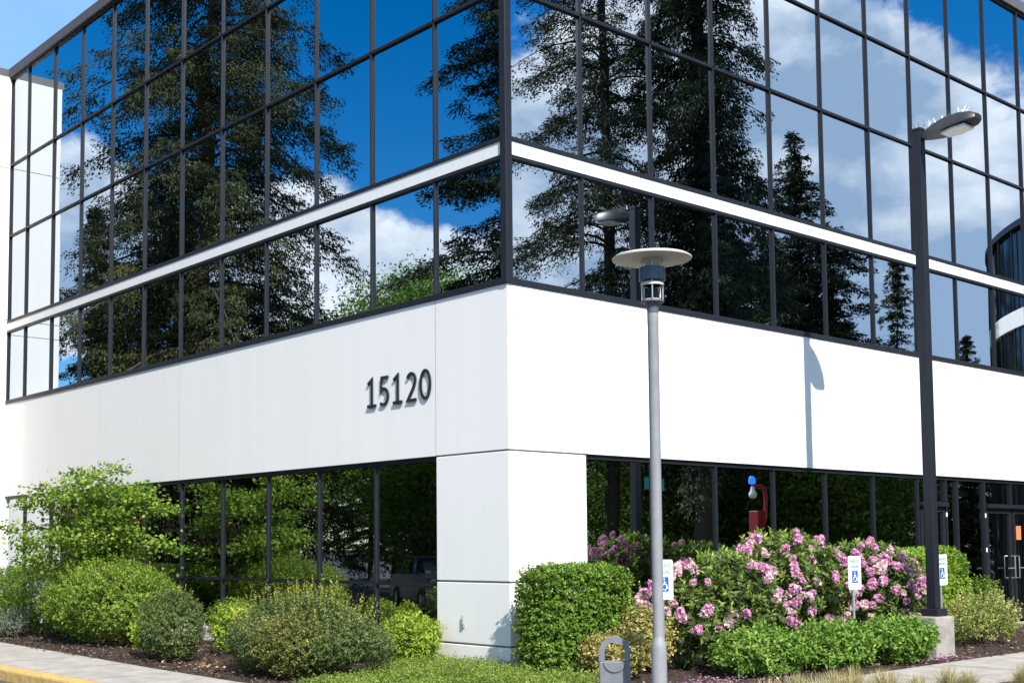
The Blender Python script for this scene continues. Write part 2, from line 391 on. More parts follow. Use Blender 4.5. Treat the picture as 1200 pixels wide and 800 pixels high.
# panes
ROWS = [(5.02, 6.65), (6.94, 8.97), (9.005, 10.70), (10.73, 12.86)]
edges = {'L': [0.075] + [1.5 * k + .055 for k in range(1, 12)] + [17.53], 'R': [0.075] + [1.5 * k + .053 for k in range(1, 11)] + [16.42]}
edges['L'][1:] = [1.5 * k + .0 for k in range(1, 12)] + [17.53]
edges['R'][1:] = [1.5 * k - .04 for k in range(1, 11)] + [16.42]
def pane(side, s0, s1, z0, z1, dd, name, m, amp):
    cs, cz = (s0 + s1) / 2, (z0 + z1) / 2; ta = rnd.gauss(0, amp); tb = rnd.gauss(0, amp); mb = MB()
    pts = []
    for d in (dd - .012, dd):
        for s, z in ((s0, z0), (s1, z0), (s1, z1), (s0, z1)):
            q = d + (s - cs) * ta + (z - cz) * tb
            pts.append((-s, -q, z) if side == 'L' else (q, s, z))
    mb.add(pts, [(0, 1, 2, 3), (7, 6, 5, 4), (0, 4, 5, 1), (1, 5, 6, 2), (2, 6, 7, 3), (3, 7, 4, 0)] if side == 'L' else [(3, 2, 1, 0), (4, 5, 6, 7), (1, 5, 4, 0), (2, 6, 5, 1), (3, 7, 6, 2), (0, 4, 7, 3)])
    return mb.build(name, m, B)
for side in 'LR':
    e = edges[side]
    for (z0, z1) in ROWS:
        for i in range(len(e) - 1): pane(side, e[i] + .01, e[i + 1] - .01, z0 - .01, z1 + .01, -.03, 'glass_pane', M_GLASS, .0019)
    for i in range(1, len(e)):
        w = .016
        for z0, z1 in ((5.032, 6.643), (6.947, 12.868)):
            fbox(side, e[i] - w, e[i] + w, -.06, .012, z0, z1).build('mullion', M_FRAME, B, bevel=.004)
    s1 = LEN[side] - .003
    for z0, z1, d in ((4.953, 5.03, .026), (6.645, 6.699, .020), (6.886, 6.945, .020), (8.963, 9.012, .012), (10.693, 10.738, .012), (12.82, 12.868, .014)):
        fbox(side, .086, s1, -.06, d, z0, z1).build('transom', M_FRAME, B, bevel=.004)
mb = MB(); mb.box(-.085, -.034, 4.953, .034, .085, 12.866); mb.build('corner_post', M_FRAME, B, bevel=.008)
# ground floor glazing
gl = edges['L'][1:]
for i in range(len(gl) - 1):
    pane('L', gl[i] + .01, gl[i + 1] - .01, .99, 2.68, -.09, 'storefront_pane', M_GLASS2, .0007)
    pane('L', gl[i] + .01, gl[i + 1] - .01, .13, .94, -.09, 'storefront_pane', M_GLASS2, .0007)
for i in range(len(gl) - 1):
    fbox('L', gl[i] - .018 + (.012 if i == 0 else 0), gl[i] + .018, -.12, -.05, .125, 2.69).build('storefront_mullion', M_FRAME, B)
fbox('L', 1.493, 17.40, -.13, -.045, 2.69, 2.752).build('storefront_head', M_FRAME, B)
fbox('L', 1.493, 17.40, -.12, -.052, .945, .985).build('storefront_rail', M_FRAME, B)
gr = [1.462, 2.93, 4.40, 5.90, 7.38, 8.87, 10.37]
for i in range(6): pane('R', gr[i] + .01, gr[i + 1] - .01, .10, 2.68, -.09, 'storefront_pane', M_GLASS2, .0007)
for i in range(7): fbox('R', gr[i] - (.018 if i else 0), gr[i] + .018, -.12, -.05, .102, 2.69).build('storefront_mullion', M_FRAME, B)
fbox('R', 1.463, 16.43, -.13, -.045, 2.69, 2.752).build('storefront_head', M_FRAME, B)
# entrance end of the right front: transom lights, sidelights and doors
for y0, y1 in ((10.40, 11.35), (12.92, 14.0), (14.04, 15.1)):
    pane('R', y0, y1, 2.27, 2.67, -.09, 'storefront_pane', M_GLASS2, .0006)
for y0, y1 in ((11.40, 11.78), (11.82, 12.86), (15.16, 16.4)):
    pane('R', y0, y1, -.05, 2.67, -.09, 'storefront_pane', M_GLASS2, .0006)
for y in (11.375, 11.80, 12.885, 15.13): fbox('R', y - .03, y + .03, -.13, -.04, G - .02, 2.69).build('storefront_mullion', M_FRAME, B)
fbox('R', 14.0, 14.04, -.12, -.045, 2.262, 2.69).build('storefront_mullion', M_FRAME, B)
def door(y0, y1, hy, flip):
    dm = MB(); st = .09
    fbox('R', y0, y0 + st, -.11, -.05, G + .01, 2.17, dm); fbox('R', y1 - st, y1, -.11, -.05, G + .01, 2.17, dm)
    fbox('R', y0 + st, y1 - st, -.11, -.05, 2.08, 2.17, dm); fbox('R', y0 + st, y1 - st, -.11, -.05, G + .01, .16, dm)
    d = dm.build('door', M_FRAME, B)
    g = pane('R', y0 + st, y1 - st, .15, 2.09, -.085, 'door_pane', M_GLASS2, .0005); g.parent = d
    hm = MB(); hm.tube([(-.05, hy, .78), (.02, hy, .78), (.02, hy, 1.22), (-.05, hy, 1.22)], .014, 8)
    hm.tube([(.02, hy, .98), (.02, hy + (.28 if flip else -.28), .98)], .012, 8)
    hm.build('door_handle', M_STEEL, d, True)
    return d
door(10.43, 11.33, 11.24, False)
d1 = door(12.93, 13.99, 13.93, False); d2 = door(14.05, 15.09, 14.11, True)
fbox('R', 10.395, 11.345, -.12, .03, 2.18, 2.26).build('door_header', M_FRAME, B)
fbox('R', 12.915, 15.10, -.12, .03, 2.18, 2.26).build('door_header', M_FRAME, B)
fbox('R', 14.24, 14.44, -.085, -.078, 1.55, 1.83).build('door_notice', mat('orange_notice', (.75, .22, .08), .6, var=.1), d2)
for y, z in ((11.36, 2.03), (12.885, 2.03), (12.885, 1.35)):
    fbox('R', y - .025, y + .025, -.04, -.036, z - .04, z + .04).build('door_sticker', mat('sticker_white', (.8, .8, .8), .5), B)
# side wing at the far left
wz = [-.3, 3.74, 6.61, 6.965, 10.65, 12.89]
for i in range(5):
    m_ = MB(); m_.box(-34, -1.19, wz[i] + .007, -17.556, 9, wz[i + 1] - .007); m_.build('wing_panel', M_WALL, B, bevel=.006)
m_ = MB(); m_.box(-33.9, -1.16, -.3, -17.59, 8.9, 12.88); m_.build('wing_backing', M_WALL2, B)
m_ = MB(); m_.box(-34.1, -1.27, 12.893, -17.62, 9.1, 13.10); m_.build('wing_coping', M_COPE, B, bevel=.01)
# curved entrance drum beyond the right front
DC = (-5.7, 24.5); DR = 10.0
def arc(r, a0, a1, n=110): return [(DC[0] + r * math.cos(R(a0 + (a1 - a0) * i / n)), DC[1] + r * math.sin(R(a0 + (a1 - a0) * i / n))) for i in range(n + 1)]
def drum(name, r, z0, z1, m, parent=None):
    return MB().prism(arc(r, -53.0, 90) + [(-5.7, 20)], z0, z1).build(name, m, parent or B, True)
dr = drum('entrance_drum', DR - .06, -.2, 8.75, mat('dark_drum_glass', (.008, .009, .012), .12, var=.2, spec=.25))
drum('drum_coping', DR + .05, 8.752, 8.90, M_FRAME, dr)
drum('drum_band', DR + .02, 6.45, 6.85, M_BAND, dr)
for k in range(23):
    an = R(-51 + k * 6)
    p0 = (DC[0] + DR * math.cos(an), DC[1] + DR * math.sin(an))
    m_ = MB(); m_.tube([(p0[0], p0[1], -.2), (p0[0], p0[1], 6.445)], .02, 6); m_.tube([(p0[0], p0[1], 6.853), (p0[0], p0[1], 8.74)], .02, 6)
    m_.build('drum_mullion', M_FRAME, dr)

# address numerals
def stroke(mb, pts, w, x0, z0, d0, d1):
    """flat extruded pen stroke on the left front (s to the right, z up)"""
    P = [Vector(p) for p in pts]; n = len(P); Lf = []; Rt = []
    for i in range(n):
        a = (P[i] - P[i - 1]).normalized() if i else None; b = (P[i + 1] - P[i]).normalized() if i < n - 1 else None
        t = (a + b).normalized() if a and b else (a or b); nrm = Vector((-t.y, t.x))
        k = w / 2 / max(.5, nrm.dot(Vector((-(b or a).y, (b or a).x)))); Lf.append(P[i] + nrm * k); Rt.append(P[i] - nrm * k)
    o = len(mb.v)
    for d in (d0, d1):
        for q in Lf + Rt: mb.v.append((x0 + q.x, -d, z0 + q.y))
    N2 = 2 * n
    for i in range(n - 1):
        a, b, c, e = i, i + 1, n + i + 1, n + i
        mb.f += [(o + a, o + b, o + c, o + e), (o + N2 + e, o + N2 + c, o + N2 + b, o + N2 + a),
                 (o + b, o + a, o + N2 + a, o + N2 + b), (o + e, o + c, o + N2 + c, o + N2 + e)]
    mb.f += [(o, o + n, o + N2 + n, o + N2), (o + 2 * n - 1, o + n - 1, o + N2 + n - 1, o + N2 + 2 * n - 1)]
def ell(cx, cz, rx, rz, a0, a1, n=18): return [(cx + rx * math.cos(R(a0 + (a1 - a0) * i / n)), cz + rz * math.sin(R(a0 + (a1 - a0) * i / n))) for i in range(n + 1)]
H_ = .455; w_ = .045
GLY = {'1': [[(.045, .36), (.145, .425), (.145, .0)], [(.035, .028), (.25, .028)]],
       '5': [[(.235, H_ - .03), (.075, H_ - .03), (.065, .235)] + ell(.115, .145, .115, .118, 108, -128)],
       '2': [ell(.135, .315, .092, .10, 160, -12) + [(.20, .225), (.12, .12), (.05, .03), (.25, .03)]],
       '0': [ell(.14, H_ / 2, .105, H_ / 2 - .03, 90, 452, 36)]}
M_NUM = mat('numeral_black', (.02, .022, .028), .45, var=.1)
for ch, x in zip('15120', (-3.11, -2.80, -2.48, -2.155, -1.84)):
    mb = MB()
    for k, s in enumerate(GLY[ch]): stroke(mb, s, w_, x, 3.555, .012 + .0015 * k, .030 + .0015 * k)
    for q in ((.12, .1), (.12, .34)): mb.box(x + q[0], -.013, 3.555 + q[1], x + q[0] + .012, .01, 3.555 + q[1] + .012)
    mb.build('address_numeral', M_NUM, B)

mb = MB(); mb.tube([(-.93, -.025, .44), (-.93, -.025, .56)], .010, 8); mb.box(-.945, -.03, .40, -.905, -.001, .45)
mb.build('wall_spigot', M_GREY, B)
# ------------------------------------------------------------------ street furniture
def pole_light():
    X, Y = 2.72, 5.75; t = empty('parking_lot_light', (X, Y, G))
    tag(t, 'tall black square pole light with one angled floodlight head on a concrete footing', 'street light')
    mb = MB(); mb.box(-.31, -.32, -.3, .20, .20, .53); mb.build('footing', M_CONCB, t, bevel=.02)
    mb = MB(); mb.box(-.135, -.135, .532, .135, .135, .64); mb.build('base_cover', M_BLACKP, t, bevel=.01)
    mb = MB(); mb.box(-.07, -.07, .642, .07, .07, 7.60); mb.build('pole', M_BLACKP, t, bevel=.008)
    mb = MB(); mb.box(-.075, -.075, 7.602, .075, .075, 7.64)
    for i in range(5): mb.tube([(-.05 + i * .025, .02 * (-1) ** i, 7.63), (-.09 + i * .045, .05 * (-1) ** i, 7.72)], .003, 4)
    mb.build('pole_cap', M_BLACKP, t)
    # floodlight head: lofted rounded shell rising away from the pole
    secs = [(.07, .05, .04, .06), (.16, .09, .06, .085), (.30, .16, .07, .12), (.50, .20, .07, .145), (.70, .20, .065, .13), (.84, .17, .05, .09), (.92, .10, .03, .04)]
    mb = MB(); n = 12; o = 0
    for (x, hw, lo, hi) in secs:
        zc = 7.50 + .10 * x
        for k in range(n):
            a = math.pi * k / (n - 1)
            mb.v.append((x, -hw * math.cos(a) * (1 if 0 < k < n - 1 else 1.03), zc + (hi * math.sin(a) ** .6 if 0 < k < n - 1 else -lo)))
    for i in range(len(secs) - 1):
        for k in range(n):
            k2 = (k + 1) % n; mb.f.append((i * n + k, i * n + k2, (i + 1) * n + k2, (i + 1) * n + k))
    mb.f.append(tuple(range(n))[::-1]); mb.f.append(tuple((len(secs) - 1) * n + k for k in range(n)))
    hd = mb.build('lamp_head', mat('lamp_head_paint', (.025, .025, .03), .4, var=.3, vscale=8), t, True)
    ln = MB(); a = []
    for (x, hw) in ((.42, .13), (.60, .165), (.78, .14)): a += [(x, -hw, 7.50 + .1 * x - .077), (x, hw, 7.50 + .1 * x - .077)]
    b = [(x, y, z - .03) for x, y, z in a]
    ln.add(a + b, [(6, 7, 9, 8), (8, 9, 11, 10), (0, 2, 8, 6), (2, 4, 10, 8), (7, 9, 3, 1), (9, 11, 5, 3), (0, 6, 7, 1), (4, 5, 11, 10), (0, 1, 3, 2), (2, 3, 5, 4)])
    ln.build('lens', mat('lamp_lens', (.75, .76, .74), .15, var=.15, vscale=15), hd)
    sp = MB(); rr = random.Random(4)
    for i in range(46):
        x = rr.uniform(.14, .8); y = rr.uniform(-.06, .06); z = 7.60 + .1 * x + .01
        sp.tube([(x, y, z), (x + rr.uniform(-.04, .04), y + rr.uniform(-.07, .07), z + rr.uniform(.07, .11))], .0014, 4)
    sp.build('bird_spikes', M_STEEL, hd)
pole_light()

def path_lamp():
    t = empty('path_lamp', (5.80, -3.868, G)); tag(t, 'grey pedestrian lamp post with a wide flat disc shade', 'lamp post')
    z = -G
    MB().lathe([(.085, -.1), (.085, .04), (.058, .06), (.058, .80), (.054, .84), (.043, .87), (.041, .89)], n=24).build('post_base', M_GREY, t, True)
    MB().lathe([(.0415, .885), (.0415, 3.16 + z), (.043, 3.165 + z), (.043, 3.235 + z), (.038, 3.24 + z)], n=20).build('post', M_GREY, t, True)
    MB().lathe([(.043, 3.241 + z), (.046, 3.29 + z), (.060, 3.315 + z), (.088, 3.322 + z), (.088, 3.336 + z), (.07, 3.339 + z)], n=24).build('collar', mat('lantern_grey', (.10, .11, .12), .45), t, True)
    mb = MB()
    for k in range(4):
        a = R(40 + 90 * k); mb.tube([(.078 * math.cos(a), .078 * math.sin(a), 3.33 + z), (.078 * math.cos(a), .078 * math.sin(a), 3.645 + z)], .006, 6)
    mb.build('rods', M_STEEL, t, True)
    MB().lathe([(.07, 3.34 + z), (.045, 3.37 + z), (.03, 3.41 + z), (.028, 3.44 + z)], n=20).build('lower_reflector', M_LAMPW, t, True)
    g = MB().lathe([(.066, 3.341 + z), (.066, 3.45 + z)], n=24).build('lens', None, t, True)
    gm = bpy.data.materials.new('clear_lens'); gm.use_nodes = True; b = gm.node_tree.nodes['Principled BSDF']
    b.inputs['Transmission Weight'].default_value = 1; b.inputs['Roughness'].default_value = .08; b.inputs['IOR'].default_value = 1.05; g.data.materials.append(gm)
    MB().lathe([(.09, 3.45 + z), (.09, 3.462 + z), (.075, 3.478 + z), (.05, 3.483 + z)], n=24).build('lens_cap', M_LAMPW, t, True)
    MB().lathe([(.095, 3.485 + z), (.10, 3.49 + z), (.10, 3.585 + z), (.095, 3.59 + z)], n=28).build('louvre_band', mat('louvre_slate', (.05, .06, .075), .3, spec=.6), t, True)
    MB().lathe([(.045, 3.591 + z), (.05, 3.61 + z), (.075, 3.64 + z), (.08, 3.648 + z)], n=24).build('upper_reflector', M_LAMPW, t, True)
    MB().lathe([(.285, 3.648 + z), (.30, 3.652 + z), (.302, 3.662 + z), (.28, 3.675 + z), (.12, 3.70 + z), (.02, 3.705 + z)], n=48).build('disc_shade', M_LAMPW, t, True)
path_lamp()

def bollard():
    t = empty('loop_bollard', (5.22, -3.72, G), math.atan2(11.974 - 5.22, -(-11.092 + 3.72)) - math.pi / 2 + math.pi / 2)
    t.rotation_euler = (0, 0, R(-139.0 + 180 + 0))
    tag(t, 'grey loop topped bollard with a hollow arch beside the lamp post', 'bollard')
    m = mat('grey_cast_metal', (.17, .18, .20), .5, var=.2, vscale=15, bump=.1)
    w, h, th = .122, .853, .045
    def outline(rw, ztop, zs, zb, n=16): return [(-rw, zb)] + [(rw * math.cos(R(180 - 180 * i / n)), zs + (ztop - zs) * math.sin(R(180 * i / n))) for i in range(n + 1)] + [(rw, zb)]
    o = outline(w, h, h - .125, .0); i_ = outline(.078, h - .045, h - .115, h - .19)
    mb = MB(); no = len(o)
    # arch ring: join inner and outer outline, then solid body below the hole
    n = len(i_)
    oo = [(-w, h - .19)] + o[1:-1] + [(w, h - .19)]
    for y in (-th, th):
        for q in oo + i_: mb.v.append((q[0], y, q[1]))
    K = 2 * n
    for k in range(n - 1):
        mb.f += [(k, k + 1, n + k + 1, n + k), (K + n + k, K + n + k + 1, K + k + 1, K + k), (k + 1, k, K + k, K + k + 1), (n + k, n + k + 1, K + n + k + 1, K + n + k)]
    mb.f += [(0, n, K + n, K), (2 * n - 1, n - 1, K + n - 1, K + 2 * n - 1)]
    mb.build('loop_handle', m, t, True)
    mb = MB(); mb.box(-w, -th, -.15, w, th, h - .1905); mb.build('bollard_body', m, t, bevel=.012)
    mb = MB(); mb.add([(.085 * math.cos(R(180 + 180 * k / 12)), -th - .012, h - .20 + .075 * math.sin(R(180 + 180 * k / 12))) for k in range(13)] + [(.085 * math.cos(R(180 + 180 * k / 12)), -th + .002, h - .20 + .075 * math.sin(R(180 + 180 * k / 12))) for k in range(13)],
                      [tuple(range(13))] + [(k, k + 13, k + 14, k + 1) for k in range(12)] + [(12, 25, 13, 0)])
    mb.build('bollard_lip', m, t)
bollard()

def text_mesh(name, body, size, m, parent, loc, rot, fit=None):
    cu = bpy.data.curves.new(name, 'FONT'); cu.body = body; cu.size = size; cu.align_x = 'CENTER'; cu.align_y = 'CENTER'; cu.extrude = .0008
    o = bpy.data.objects.new(name, cu); col.objects.link(o)
    dg = bpy.context.evaluated_depsgraph_get(); me = bpy.data.meshes.new_from_object(o.evaluated_get(dg)); bpy.data.objects.remove(o)
    me.name = name; n = bpy.data.objects.new(name, me); col.objects.link(n); me.materials.append(m); n.parent = parent
    n.location = loc; n.rotation_euler = rot
    if fit:
        wv = max(v.co.x for v in me.vertices) - min(v.co.x for v in me.vertices); n.scale = (fit / wv, 1, 1)
    return n
M_SIGN = mat('sign_white', (.80, .81, .80), .4, var=.03); M_BLUE = mat('sign_blue', (.01, .10, .48), .4, var=.05); M_GREEN = mat('sign_green', (.02, .22, .12), .5)
def sign(x, y, label):
    t = empty('parking_sign', (x, y, G)); tag(t, label, 'sign', 'disabled parking signs along the planting bed')
    z = -G
    mb = MB(); mb.tube([(-.03, 0, -.2), (-.03, 0, 1.32 + z)], .018, 8); mb.build('sign_post', M_STEEL, t, True)
    pl = []
    for cx_, cz_, a0 in ((.125, .19, 0), (-.125, .19, 90), (-.125, -.19, 180), (.125, -.19, 270)):
        pl += [(cx_ + .027 * math.cos(R(a0 + 30 * i)), cz_ + .037 * math.sin(R(a0 + 30 * i))) for i in range(4)]
    zc = 1.095 + z
    def plate(pts, x0, x1): n = len(pts); return MB().add([(x1, q[0], zc + q[1]) for q in pts] + [(x0, q[0], zc + q[1]) for q in pts], [tuple(range(n)), tuple(range(n, 2 * n))[::-1]] + [(i, n + i, n + (i + 1) % n, (i + 1) % n) for i in range(n)])
    p_ = plate(pl, -.006, .002).build('sign_plate', M_SIGN, t)
    MB().box(.0025, -.07, zc - .135, .004, .07, zc + .03).build('symbol_panel', M_BLUE, p_)
    rot = (R(90), 0, R(90))
    text_mesh('sign_lettering', 'RESERVED', .062, M_GREEN, p_, (.004, 0, zc + .155), rot, .24)
    text_mesh('sign_lettering', 'PARKING', .062, M_GREEN, p_, (.004, 0, zc + .085), rot, .21)
    # wheelchair emblem
    mb = MB()
    def st(pts, w): mb.tube([(.0045, a, zc - .055 + b) for a, b in pts], w, 6)
    st(ell(-.004, -.028, .034, .034, 100, 390, 18), .0055)
    st([(-.008, .045), (-.006, .0), (.028, .0), (.045, -.045), (.058, -.04)], .0065); st([(-.006, .022), (.024, .022)], .005)
    mb.lathe([(.002, .052), (.011, .056), (.011, .066), (.002, .07)], (.0045, -.009, zc - .055), 10)
    mb.build('wheelchair_emblem', M_SIGN, p_)
sign(2.62, -.03, 'white and blue wheelchair parking sign half hidden by the grey lamp post')
sign(2.55, 4.00, 'white and blue wheelchair parking sign in front of the pink rhododendrons')
sign(2.50, 6.42, 'white and blue wheelchair parking sign tucked behind the black pole')

def emergency_phone():
    t = empty('emergency_phone', (5.56, 13.25, G)); tag(t, 'red emergency phone post with curved arm and blue lamp mirrored in the ground floor glass', 'emergency phone')
    m = mat('red_enamel', (.28, .015, .018), .4, var=.1); z = -G
    mb = MB(); mb.box(-.14, -.17, 0, .14, .12, 2.28 + z); mb.build('phone_column', m, t, bevel=.02)
    mb = MB(); mb.tube([(0, .1, 1.95 + z), (0, .22, 2.0 + z), (0, .3, 2.1 + z), (0, .32, 2.3 + z), (0, .32, 2.66 + z), (0, .27, 2.8 + z), (0, .15, 2.85 + z), (0, -.16, 2.85 + z)], .05, 10); mb.build('arm', m, t, True)
    MB().lathe([(.05, 2.9 + z), (.085, 2.92 + z), (.085, 3.02 + z), (.05, 3.08 + z), (.01, 3.09 + z)], (0, -.2, 0), 16).build('blue_lamp', mat('blue_lamp', (.02, .12, .75), .2, emit=((.03, .2, 1), 1.2)), t, True)
    MB().lathe([(.03, 2.56 + z), (.08, 2.59 + z), (.1, 2.64 + z), (.1, 2.68 + z), (.055, 2.76 + z), (.04, 2.85 + z)], (0, -.18, 0), 16).build('camera_dome', M_SIGN, t, True)
emergency_phone()

def street_sign():
    t = empty('street_sign', (9.9, 14.6, G - .06), R(25)); tag(t, 'teal street sign on a thin post mirrored high in the right ground floor glass', 'sign')
    MB().tube([(0, 0, -.2), (0, 0, 3.6)], .03, 8).build('sign_post', M_STEEL, t, True)
    MB().prism([(-.02, -.28), (-.035, -.28), (-.035, .28), (-.02, .28)], 3.1, 3.42).build('sign_plate', mat('teal_sign', (.02, .36, .34), .4), t)
street_sign()

# ------------------------------------------------------------------ parked cars (seen mirrored in the ground floor glass)
def car(loc, rz, label, color, name='parked_car'):
    t = empty(name, loc, rz); tag(t, label, 'car', 'cars parked behind the camera')
    pm = mat('car_paint_%d' % int(color[2] * 1000), color, .22, metal=.3, spec=.6); gm = mat('car_glass', (.012, .015, .018), .05, spec=.8); ty = mat('tyre', (.015, .015, .015), .9)
    side = [(-2.25, .35), (-2.28, .72), (-2.1, .95), (-1.2, 1.02), (-.9, 1.03), (.85, 1.03), (1.5, 1.0), (2.05, .88), (2.25, .62), (2.22, .32)]
    def loft(name, prof, yw, m, par):
        mb = MB(); n = len(prof)
        for y, k in ((-1, 0), (-.93, 1), (.93, 1), (1, 0)):
            for x, z in prof:
                zz = z if k else z - .05 * (z > .5); mb.v.append((x * (1 if k else .985), y * yw(z), zz))
        for j in range(3):
            for i in range(n): mb.f.append((j * n + i, (j + 1) * n + i, (j + 1) * n + (i + 1) % n, j * n + (i + 1) % n))
        mb.f += [tuple(range(n)), tuple(range(3 * n, 4 * n))[::-1]]
        return mb.build(name, m, par, True)
    body = loft('body', side, lambda z: .9 - .06 * max(0, z - .75), pm, t)
    loft('windows', [(-1.95, 1.0), (-1.25, 1.40), (-.9, 1.45), (.25, 1.46), (1.25, 1.02)], lambda z: .82 - .32 * (z - 1.0), gm, t)
    loft('roof', [(-1.28, 1.405), (-.9, 1.475), (.2, 1.485), (.42, 1.41)], lambda z: .69 - .1 * (z - 1.4), pm, t)
    for sx in (-1.38, 1.38):
        for sy in (-.84, .84):
            mb = MB()
            pr = [(.2, -.1), (.31, -.1), (.33, -.07), (.33, .07), (.31, .1), (.2, .1)]
            n = 22
            for r_, y_ in pr:
                for k in range(n): mb.v.append((sx + r_ * math.cos(6.2832 * k / n), sy + y_, .33 + r_ * math.sin(6.2832 * k / n)))
            for i in range(len(pr) - 1):
                for k in range(n): mb.f.append((i * n + k, i * n + (k + 1) % n, (i + 1) * n + (k + 1) % n, (i + 1) * n + k))
            w = mb.build('wheel', ty, t, True)
            mb = MB()
            for k in range(n): mb.v.append((sx + .21 * math.cos(6.2832 * k / n), sy - .085, .33 + .21 * math.sin(6.2832 * k / n)))
            for k in range(n): mb.v.append((sx + .21 * math.cos(6.2832 * k / n), sy + .085, .33 + .21 * math.sin(6.2832 * k / n)))
            mb.f += [tuple(range(n)), tuple(range(n, 2 * n))[::-1]] + [(k, n + k, n + (k + 1) % n, (k + 1) % n) for k in range(n)]
            mb.build('rim', M_STEEL, w, True)
    for sy in (-.62, .62):
        MB().box(2.12, sy - .18, .66, 2.255, sy + .18, .78).build('headlight', M_SIGN, t, bevel=.02)
        MB().box(-2.30, sy - .18, .72, -2.2, sy + .18, .88).build('taillight', mat('tail_red', (.4, .01, .01), .3), t, bevel=.02)
    return t
ZR = G - .14
car((-9.4, -9.2, ZR), R(20), 'black sedan mirrored in the ground floor glass left of the corner', (.015, .016, .02))
car((-14.6, -10.8, ZR), R(24), 'dark grey sedan parked beside the black one, mirrored in the same glass', (.05, .052, .056))
car((8.6, 18.6, ZR), R(180), 'dark blue sedan mirrored in the glass beside the entrance door', (.02, .035, .08))

# ------------------------------------------------------------------ planting
LM = {
 'yg': leaf_mat('leaf_yellow_green', (.06, .115, .014), (.19, .30, .035), (.40, .47, .09), .35),
 'dk': leaf_mat('leaf_dark_bronze', (.032, .058, .016), (.10, .15, .04), (.27, .30, .09), .25, .45),
 'yshoot': leaf_mat('leaf_gold_shoot', (.11, .16, .025), (.25, .29, .045), (.42, .42, .10), .4),
 'lime': leaf_mat('leaf_lime', (.13, .22, .02), (.30, .42, .04), (.48, .55, .10), .35),
 'hedge': leaf_mat('leaf_hedge', (.035, .09, .010), (.13, .24, .024), (.30, .40, .06), .3),
 'hedge2': leaf_mat('leaf_hedge_bright', (.08, .16, .015), (.21, .35, .035), (.38, .50, .07), .3),
 'low': leaf_mat('leaf_fresh_green', (.04, .10, .014), (.15, .28, .035), (.36, .48, .10), .3),
 'rho': leaf_mat('leaf_rhododendron', (.025, .05, .012), (.085, .14, .028), (.28, .33, .08), .25, .4),
 'var': leaf_mat('leaf_variegated', (.10, .13, .025), (.36, .33, .09), (.66, .48, .22), .3),
 'goldgreen': leaf_mat('leaf_gold_green', (.07, .12, .02), (.23, .29, .06), (.56, .50, .20), .3),
 'bronze': leaf_mat('leaf_bronze', (.06, .08, .018), (.19, .20, .045), (.38, .35, .09), .3),
 'cover': leaf_mat('leaf_groundcover', (.07, .13, .02), (.21, .31, .045), (.44, .50, .12), .35),
 'maple': leaf_mat('leaf_maple', (.05, .12, .013), (.18, .30, .03), (.42, .48, .09), .38),
 'dgreen': leaf_mat('leaf_deep_green', (.02, .05, .01), (.045, .10, .02), (.09, .17, .04), .2),
 'grey': leaf_mat('leaf_grey', (.07, .10, .06), (.15, .19, .12), (.27, .31, .22), .2),
 'straw': leaf_mat('straw_blade', (.13, .14, .04), (.34, .31, .12), (.56, .48, .24), .3),
 'con': leaf_mat('needle_dark', (.013, .025, .009), (.034, .054, .018), (.070, .088, .030), .12, .6),
 'cedar': leaf_mat('needle_olive', (.018, .028, .009), (.066, .080, .024), (.15, .15, .05), .15, .6),
 'dec': leaf_mat('leaf_broadleaf', (.06, .12, .014), (.16, .28, .034), (.30, .42, .07), .55),
}
shrub('mounded_shrub', 'large mounded yellow green shrub on the far left beneath the maple', 'shrub', (-8.35, -1.60, G), 1.75, 1.0, 1.36, LM['yg'], .042, .024, dens=260, nl=13, slen=.15, seed=11, strays=60, stray_len=.22, lump=.09, low=-.9)
shrub('rounded_shrub', 'small rounded dark shrub at the sidewalk edge in front of the yellow green mound', 'shrub', (-4.40, -2.48, G), .50, .46, .97, LM['dk'], .030, .017, dens=420, nl=13, slen=.11, seed=12, strays=26, stray_len=.15, stray_m=LM['yg'], low=-.9)
shrub('leafy_weed', 'small bright broad leaved plant between the mound and the dark round shrub', 'plant', (-5.35, -2.35, G), .28, .25, .62, LM['lime'], .075, .04, dens=130, nl=8, slen=.14, seed=13)
shrub('lime_shrub', 'lime yellow shrub left of the big dark shrub', 'shrub', (-4.75, -1.25, G), .38, .34, .72, LM['lime'], .048, .026, dens=260, nl=10, slen=.12, seed=14, low=-.9)
shrub('spreading_shrub', 'big dark spreading shrub with upright golden shoots left of the pillar', 'shrub', (-1.55, -2.12, G), 1.32, .74, .92, LM['dk'], .034, .019, dens=420, nl=13, slen=.13, seed=15, strays=170, stray_len=.33, stray_m=LM['yshoot'], lf=(2, 3.6), lump=.3, low=-.95)
shrub('lime_shrub', 'small lime yellow shrub at the foot of the white corner pillar', 'shrub', (-1.55, -.42, G), .50, .34, .66, LM['lime'], .062, .022, dens=260, nl=11, slen=.14, seed=16, low=-.9)
shrub('low_hedge', 'low deep green hedge under the ground floor windows behind the dark shrub', 'hedge', (-3.5, -.42, G), .85, .30, .62, LM['hedge'], .035, .02, dens=260, nl=10, slen=.1, power=4, lump=.05, seed=17)
shrub('low_hedge', 'low green bush under the windows behind the round dark shrub', 'hedge', (-6.3, -.40, G), .6, .30, .72, LM['hedge'], .035, .02, dens=260, nl=10, slen=.1, power=3, lump=.08, seed=18)
shrub('clipped_hedge', 'dark green hedge at the left frame edge behind the mounded shrub', 'hedge', (-12.3, -1.15, G), 2.2, .8, 1.24, LM['hedge'], .036, .02, dens=420, nl=10, slen=.1, power=4, lump=.05, seed=19)
shrub('grey_plant', 'small silvery grey plant at the left frame edge on the mulch', 'plant', (-11.0, -2.32, G), .36, .32, .48, LM['grey'], .05, .014, dens=260, nl=10, slen=.16, seed=20)
